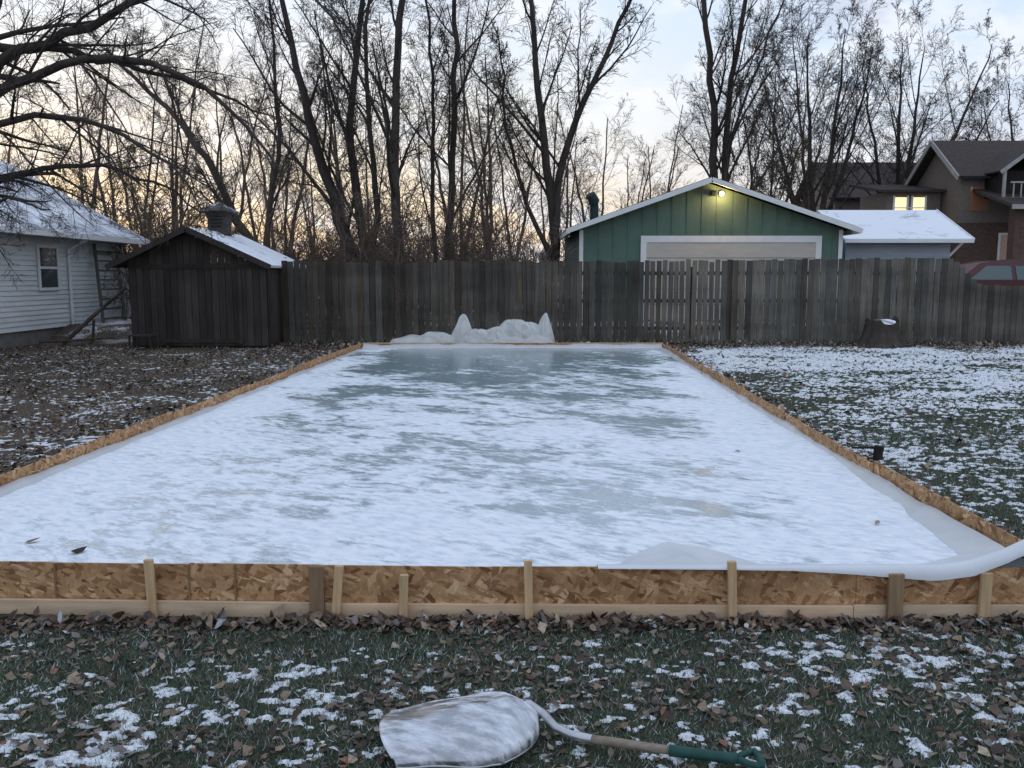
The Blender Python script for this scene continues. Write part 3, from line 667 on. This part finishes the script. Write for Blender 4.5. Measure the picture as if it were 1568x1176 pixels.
t.slab((16.1,38.1,5.4),(18.95,38.1,5.4),(18.95,41.8,6.0),(16.1,41.8,6.0),.1)
t.slab((19.5,34.0,4.45),(28,34.0,4.45),(28,36.95,5.3),(19.5,36.95,5.3),.12)
t.slab((19.75,35.3,5.9),(21.15,35.3,6.95),(21.15,38.3,6.95),(19.75,38.3,5.9),.08); t.slab((22.55,35.3,5.9),(21.153,35.3,6.95),(21.153,38.3,6.95),(22.55,38.3,5.9),.08)
t.obj('roofs',m_roofb,g)
t=MB(); t.beam((18.58,36.45,5.72),(18.58,39,7.54),.06,.2); t.beam((18.58,41.5,5.72),(18.58,39,7.54),.06,.2); t.box(19.5,28,33.95,34.0,4.25,4.43)
t.beam((19.70,35.28,5.8),(21.15,35.28,6.88),.05,.14); t.beam((22.60,35.28,5.8),(21.15,35.28,6.88),.05,.14); t.box(19.8,22.5,35.25,35.3,4.72,4.82)
for xx in np.arange(19.8,27,.3): t.box(xx,xx+.04,34.5,34.54,4.75,5.3)
t.box(19.7,27,34.48,34.56,5.3,5.36)
for xx in (19.85,21.1,22.4): t.box(xx,xx+.1,35.3,35.4,4.83,5.9)
t.obj('trim',M('faded_trim',(.34,.33,.32),ns=(5,5,5),amp=.2),g)
t=MB(); t.box(20.0,22.3,36.0,38,4.9,5.95); t.obj('dormer',m_dark,g)
t=MB(); t.box(16.9,17.4,38.47,38.495,4.15,5.1); t.box(17.7,18.2,38.47,38.495,4.15,5.1); t.obj('lit_windows',m_lit,g)
t=MB()
for xx in (16.8,17.40,17.6,18.20): t.box(xx,xx+.09,38.45,38.468,4.08,5.17)
t.box(16.8,18.23,38.44,38.449,4.62,4.67); t.box(20.7,20.78,36.9,36.94,1.8,3.4); t.box(22.2,22.28,36.9,36.94,1.8,3.4); t.box(21.45,21.52,36.9,36.94,1.8,3.4); t.box(20.7,22.28,36.9,36.94,3.4,3.48)
t.obj('window_frames',m_white,g)
t=MB(); t.box(20.78,21.45,36.92,36.945,1.8,3.4); t.box(21.52,22.2,36.92,36.945,1.8,3.4); t.box(19.4,20.2,36.965,36.995,4.4,5.4); t.obj('window_panes',glass('orange_reflection_pane',(.25,.12,.07)),g)  # orange reflection on the glass is painted into the pane base colour

g=empty('distant_house'); t=MB(); t.prism([(50,.3),(56,.3),(56,6.2),(53,8.2),(50,6.2)],'x',18.5,26); t.obj('walls',m_stucco,g)
t=MB(); t.slab((18,53,8.5),(26.5,53,8.5),(26.5,49.5,6.1),(18,49.5,6.1),.12); t.slab((18,53.003,8.5),(26.5,53.003,8.5),(26.5,56.5,6.1),(18,56.5,6.1),.12); t.obj('roof',m_roofb,g)
t=MB(); t.box(20,20.9,49.95,49.99,4.2,5.6); t.box(23,23.9,49.95,49.99,4.2,5.6); t.obj('windows',m_glass,g)

# ------------------------------------------------------------------ parked car
c=empty('parked_car'); zc=.45
m_car=M('dark_red_car_paint',(.075,.020,.024),ns=(1,1,1),amp=.05,rough=.3,spec=.4)
prof=[(11.9,.35),(11.9,.62),(12.05,.80),(12.9,.96),(13.1,1.0),(16.5,1.0),(16.72,.85),(16.75,.35)]
t=MB(); t.prism([(a,b+zc) for a,b in prof],'y',22.6,24.4)
t.obj('body',m_car,c,bevel=.07)
def gh(mb,pts,y0,y1,ins):
    n=len(pts); vs=[]
    zmin=min(p[1] for p in pts); zmax=max(p[1] for p in pts)
    for s_,yy in ((1,y0),(-1,y1)):
        for a,b in pts: vs.append((a,yy+s_*ins*(b-zmin)/(zmax-zmin),b+zc))
    mb.add(vs,[tuple(range(n)),tuple(range(2*n-1,n-1,-1))]+[(i,(i+1)%n,(i+1)%n+n,i+n) for i in range(n)])
t=MB(); gh(t,[(12.85,.99),(13.50,1.46),(14.1,1.56),(15.9,1.56),(16.3,1.46),(16.6,.99)],22.64,24.36,.2); t.obj('cabin',m_car,c,bevel=.04)
t=MB()
for a,b,c0,d in ((13.15,14.30,13.66,14.30),(14.42,15.35,14.42,15.35),(15.45,16.40,15.45,16.18)):
    t.add([(a,22.645,1.05+zc),(b,22.645,1.05+zc),(d,22.785,1.43+zc),(c0,22.785,1.43+zc)],[(0,1,2,3)])
t.obj('side_glass',glass('car_glass',(.035,.065,.065)),c)
t=MB()
for xx in (13.0,15.8):
    for yy in (22.58,24.22): t.tube([(xx,yy,.33+zc),(xx,yy+.2,.33+zc)],[.33,.33],24)
t.obj('wheels',m_dark,c)
c.location=(-1.15,0,0.02)

# ------------------------------------------------------------------ trees
def resample(pts,S,jit,rg):
    p=np.array(pts,float); d=np.r_[0,np.cumsum(np.linalg.norm(np.diff(p,axis=0),axis=1))]
    tt=np.linspace(0,d[-1],200); q=np.stack([np.interp(tt,d,p[:,i]) for i in range(3)],-1)
    k=21; pad=np.pad(q,((k,k),(0,0)),mode='edge'); sm=np.stack([np.convolve(pad[:,i],np.ones(k)/k,'same') for i in range(3)],-1)[k:-k]
    sm[0]=q[0]; sm=sm[np.linspace(0,199,S).astype(int)]
    n=rg.normal(0,jit,(S,3)); n[0]=0; return sm+n
def grow(rg,st,dr,ln,r0,r1,S,wig,up):
    N=len(st); P=np.zeros((N,S,3)); P[:,0]=st; d=dr.copy(); step=(ln/(S-1))[:,None]
    for i in range(1,S):
        d=norm(d+rg.normal(0,wig,(N,3))+np.array([0,0,up])); P[:,i]=P[:,i-1]+d*step
    R=r0[:,None]+(r1-r0)[:,None]*np.linspace(0,1,S)[None]
    return P,R
def children(rg,P,R,ln,n,t0,ang,lf,rr,rmin,up):
    N,S,_=P.shape
    t=t0+(1-t0)*((np.arange(n)[None]+rg.random((N,n)))/n); t=np.clip(t,0,.995); f=t*(S-1); i=np.floor(f).astype(int); fr=(f-i)[...,None]
    a=np.arange(N)[:,None]; pos=P[a,i]*(1-fr)+P[a,i+1]*fr; tan=norm(P[a,i+1]-P[a,i]); rad=R[a,i]*(1-fr[...,0])+R[a,i+1]*fr[...,0]
    rnd=norm(rg.normal(0,1,(N,n,3))); pp=norm(rnd-(rnd*tan).sum(-1,keepdims=True)*tan); an=np.radians(rg.uniform(ang[0],ang[1],(N,n)))[...,None]
    d=norm(tan*np.cos(an)+pp*np.sin(an)+np.array([0,0,up]))
    L=ln[:,None]*lf*(1.15-.75*t)*rg.uniform(.5,1.3,(N,n)); r=np.maximum(rad*rr*rg.uniform(.55,1.1,(N,n)),rmin)
    return pos.reshape(-1,3),d.reshape(-1,3),L.ravel(),r.ravel()
def tree(name,seed,stems,levels,mat,S0=16,jit=.035,rmin=.006,obj=True,parent=None,tips=None,rs=1,rr=.48):
    rg=np.random.default_rng(seed); VV=[];FF=[];o=0
    P=np.stack([resample(s[0],S0,jit,rg) for s in stems]); r0=np.array([s[1]*rs for s in stems]); r1=np.array([s[2]*rs for s in stems])
    tt=np.linspace(0,1,S0)[None]; R=r0[:,None]+(r1-r0)[:,None]*tt**.8
    R[:,0]*=1.15
    ln=np.linalg.norm(np.diff(P,axis=1),axis=2).sum(1)
    V,F=tubes(P,R,9); VV.append(V);FF.append(F);o+=len(V)
    for k,(n,t0,ang,lf,S,wig,up,sides) in enumerate(levels):
        pos,d,L,r=children(rg,P,R,ln,n,t0,ang,lf,rr if k==0 else .55,rmin,up*2)
        P,R=grow(rg,pos,d,L,r,np.maximum(r*.28,rmin*.6),S,wig,up); ln=L
        V,F=tubes(P,R,sides); VV.append(V);FF.append(F+o);o+=len(V)
    if tips is not None: tips.append(P[:,-1])
    V=np.concatenate(VV);F=np.concatenate(FF)
    return np_mesh(name,V,F,mat,smooth=True,obj=obj,parent=parent)
TALL=[(14,.22,(22,52),.34,8,.08,.045,5),(8,.18,(25,55),.50,6,.10,.02,3),(8,.12,(28,60),.52,4,.12,.0,3),(4,.2,(25,60),.6,2,.1,.0,3)]
FAN=[(9,.25,(18,42),.44,8,.06,.04,4),(8,.22,(22,50),.52,6,.09,.02,3),(9,.15,(28,60),.50,4,.10,.0,3),(4,.2,(25,60),.6,2,.1,.0,3)]
tree('bare_shade_tree',11,[
 ([(-9.4,14,0),(-9.4,14,2),(-9.0,14,3.6),(-8.35,14,5),(-8.0,14.2,7),(-7.6,14.5,9)],.30,.08),
 ([(-9.1,14,3.2),(-8.1,13.8,4.5),(-6.5,13.6,4.95),(-5.0,13.4,4.7),(-3.9,13.2,3.8),(-3.4,13,3.0)],.11,.015),
 ([(-8.7,14,4.1),(-8,14,5.0),(-6.85,14.2,5.5),(-5.6,14.4,6.2),(-4.2,14.8,6.8)],.11,.03),
 ([(-9.2,14,2.9),(-8.1,13.4,3.8),(-7.0,13.0,4.0),(-5.9,12.7,3.8),(-4.8,12.5,3.2),(-4.4,12.4,2.6)],.085,.012),
 ([(-9.3,14,2.6),(-8.2,14.5,3.3),(-7.1,15,3.55),(-6.1,15.3,3.2),(-5.5,15.5,2.7)],.075,.012),
 ([(-9.2,14,2.4),(-8.2,13.2,2.85),(-7.4,12.8,2.75),(-6.6,12.5,2.55)],.05,.01),
 ([(-8.2,14.1,6),(-6.5,14,7),(-4.8,13.6,6.9),(-3.4,13.2,6.2),(-2.5,13,5.2)],.085,.015),
 ([(-8.3,14,5.2),(-7.2,14.8,5.3),(-5.6,15.6,5.0),(-4.2,16.4,4.4)],.075,.012),
 ],[(16,.12,(25,60),.34,9,.08,-.02,4),(8,.12,(25,60),.5,6,.10,-.015,3),(7,.12,(25,60),.55,4,.11,0,3),(3,.2,(25,55),.6,3,.12,0,3)],m_barkd,jit=.03,rmin=.003,rr=.55)
tree('leaning_tree',21,[
 ([(-4.3,26,.3),(-4.9,26,2.5),(-5.9,26,5.8),(-6.4,26,8),(-7.0,26,11.5)],.24,.05),
 ([(-4.2,26,.3),(-4.5,26.2,3),(-4.9,26.3,6),(-4.4,26.4,9.5),(-4.2,26.4,12.5)],.19,.05),
 ([(-4.1,25.9,.3),(-4.0,25.8,4),(-4.3,25.8,8),(-3.7,25.8,12)],.13,.03)],TALL,m_barkd)
tree('leaning_tree',22,[
 ([(-7.4,27,.3),(-8.2,27,2.6),(-9.2,27,5),(-10.8,27,7),(-12.5,27,8.5)],.20,.04),
 ([(-7.3,27,.3),(-7.6,27,3),(-7.2,27.3,6),(-7.5,27.5,11)],.12,.03)],TALL,m_bark)
tree('straight_tree',23,[([(-3.3,25,.3),(-3.35,25,5),(-3.1,25,9),(-3.0,25,13)],.17,.07)],TALL,m_barkd)
tree('straight_tree',24,[([(-2.2,28,.3),(-1.9,28,5),(-1.75,28,9),(-2.0,28,13)],.15,.05),([(-2.2,28,.3),(-2.6,28.3,4),(-2.5,28.5,8),(-2.9,28.5,12)],.10,.03)],TALL,m_barkd)
tree('forked_tree',25,[
 ([(1.25,27,.3),(1.3,27,3),(1.0,27,5.6),(.7,27,8.5),(.3,27,12)],.20,.05),
 ([(1.3,27,2.9),(1.5,27,5),(2.3,27,7.2),(3.4,27,9.6),(4.3,27,11.5)],.15,.04),
 ([(1.2,27,2.2),(.4,27,4),(-.2,27,6.4),(-.4,27,9)],.09,.02)],TALL,m_barkd)
tree('twin_trunk_tree',26,[
 ([(8.0,34,.3),(7.9,34,5),(7.75,34,8.5),(7.2,34,12),(6.9,34,15)],.23,.07),
 ([(8.2,34,.3),(8.25,34,5),(8.3,34,8.5),(8.8,34,11.5),(9.2,34,15)],.20,.06),
 ([(8.1,34.2,.3),(8.5,34.3,7),(9.6,34.5,10),(10.6,34.5,12.5)],.10,.03)],TALL,m_barkd)
def fan(name,seed,x,y,tops,mat=m_barkd,r=.22):
    rg=np.random.default_rng(seed); st=[]
    for tx,tz in tops:
        yy=y+rg.normal(0,1.2); st.append(([(x+rg.normal(0,.2),y,.3),(x+(tx-x)*.14,y,3.2),(x+(tx-x)*.5,(y+yy)/2,tz*.55),(x+(tx-x)*.86,yy,tz*.86),(tx,yy,tz)],r*rg.uniform(.7,1.1),.02))
    return tree(name,seed,st,FAN,mat,rmin=.008)
fan('multi_stem_tree',31,14.7,42,[(11.6,11.4),(12.8,12.8),(14.2,13.4),(15.3,13.0),(16.8,12.3)])
fan('multi_stem_tree',32,19.0,43,[(17.4,12.3),(19.2,13.2),(20.9,13.4),(22.5,12.6),(24.6,10.6)])
fan('multi_stem_tree',33,11.0,37,[(9.7,9.2),(11,10.2),(12.4,9.2)],m_bark,.11)
fan('multi_stem_tree',34,27.5,46,[(24.5,10.5),(26,12),(28,13.5)],m_barkd,.2)
gen=[]
for s in range(4):
    rg=np.random.default_rng(50+s); st=[]
    for k in range(2+s%2):
        a=rg.uniform(0,6.28); sp_=rg.uniform(.5,2.4); hh=rg.uniform(10,14)
        st.append(([(rg.normal(0,.3),rg.normal(0,.3),0),(cos(a)*sp_*.3,sin(a)*sp_*.3,hh*.35),(cos(a)*sp_*.7,sin(a)*sp_*.7,hh*.7),(cos(a)*sp_*1.2,sin(a)*sp_*1.2,hh)],rg.uniform(.10,.16),.025))
    gen.append(tree('woodland_tree_mesh',60+s,st,[(13,.22,(24,55),.34,6,.09,.035,3),(8,.2,(25,58),.50,4,.11,.02,3),(8,.12,(28,60),.54,3,.12,.01,3)],m_barkb,obj=False,rmin=.008))
wood=empty('distant_woodland')
rg=np.random.default_rng(99)
pos=[(3.4,34,.66),(4.9,37,.60),(2.4,38,.68),(6.4,39,.66)]
for i in range(18):
    yy=rg.uniform(31,54); xx=-.62*yy+(.70*yy)*((i*.618)%1); pos.append((xx,yy,rg.uniform(.7,1.05)))
for i in range(8):
    yy=rg.uniform(55,75); xx=rg.uniform(.10,.62)*yy; pos.append((xx,yy,rg.uniform(.6,.8)))
for i,(xx,yy,sc) in enumerate(pos):
    o_=bpy.data.objects.new('tree_%d'%i,gen[i%4]); link(o_,wood); o_.location=(xx,yy,.35); o_.rotation_euler=(0,0,rg.uniform(0,6.28)); o_.scale=(sc,sc,sc*rg.uniform(.9,1.1))
bm=[]
for s in range(3):
    rg2=np.random.default_rng(80+s); st=[]
    for k in range(28):
        bx,by=rg2.uniform(-1.8,1.8),rg2.uniform(-1,1); hh=rg2.uniform(1.5,4.5); lx_,ly_=rg2.normal(0,.8,2)
        st.append(([(bx,by,0),(bx+lx_*.3,by+ly_*.3,hh*.5),(bx+lx_,by+ly_,hh)],rg2.uniform(.012,.028),.008))
    bm.append(tree('thicket_mesh',90+s,st,[(9,.1,(25,65),.40,4,.14,.01,3),(7,.15,(30,70),.5,3,.16,.0,3)],m_barkb,S0=7,obj=False,rmin=.009))
th=empty('brush_thicket'); k=0
for row,(yy,n,x0,x1) in enumerate(((23.8,6,-9.5,1.0),(27,7,-14,3),(32,9,-20,5),(38,11,-25,24),(47,14,-32,34),(60,16,-40,40))):
    for i in range(n):
        xx=x0+(x1-x0)*(i+rg.random())/n; 
        if 1.0<xx<14 and 22<yy<33: continue
        if xx>14.5 and yy<44: continue
        o_=bpy.data.objects.new('brush_%d'%k,bm[k%3]); k+=1; link(o_,th); sc=rg.uniform(.55,.98)*(1+.25*(row>3)+.25*(row>4)); o_.location=(xx,yy+rg.normal(0,.5),.35); o_.rotation_euler=(0,0,rg.uniform(0,6.28)); o_.scale=(sc*1.3,sc*1.15,sc)
yt=empty('late_leafing_tree'); tp=[]
tree('trunk_and_limbs',71,[([(10.3,38,.3),(10.2,38,4),(10.6,38,7),(11.2,38,9)],.10,.02),([(10.4,38,.3),(11.3,38,4),(12.4,38,7)],.08,.02)],[(12,.2,(25,60),.32,6,.1,.03,4),(8,.2,(30,60),.5,4,.15,.02,3),(7,.2,(30,60),.5,3,.2,0,3)],m_bark,tips=tp,parent=yt)
T=tp[0]; T=T[rng.random(len(T))<.8]; V,F,C=leaves(T[:,0],T[:,1],T[:,2],.10,1.0); C=np.repeat(np.array([[.28,.23,.11]])*rng.uniform(.5,1.4,(len(T),1)),6,0)
np_mesh('leaves',V,F,m_leaf,C,parent=yt)
yt=empty('late_leafing_tree'); tp=[]
tree('trunk_and_limbs',72,[([(-13.5,31,.3),(-13.2,31,3),(-13.6,31,5.5)],.09,.02),([(-13.4,31,.3),(-12,31,3),(-11.2,31,5)],.08,.02),([(-13.4,31,.3),(-14.6,31,3),(-16,31,4.6)],.08,.02)],[(12,.2,(25,60),.4,6,.1,.03,4),(8,.2,(30,60),.5,4,.15,.02,3),(7,.2,(30,60),.5,3,.2,0,3)],m_bark,tips=tp,parent=yt)
T=tp[0]; T=T[rng.random(len(T))<.7]; V,F,C=leaves(T[:,0],T[:,1],T[:,2],.09,1.0); C=np.repeat(np.array([[.32,.28,.12]])*rng.uniform(.5,1.4,(len(T),1)),6,0)
np_mesh('leaves',V,F,m_leaf,C,parent=yt)

# ------------------------------------------------------------------ camera
cam=bpy.data.cameras.new('camera'); cam.lens=30.1; cam.sensor_width=36; cam.clip_end=3000; cam.clip_start=.05
co=link(bpy.data.objects.new('camera',cam)); co.location=(0,0,1.6); co.rotation_euler=(radians(90-7.1),0,0)
scene.camera=co
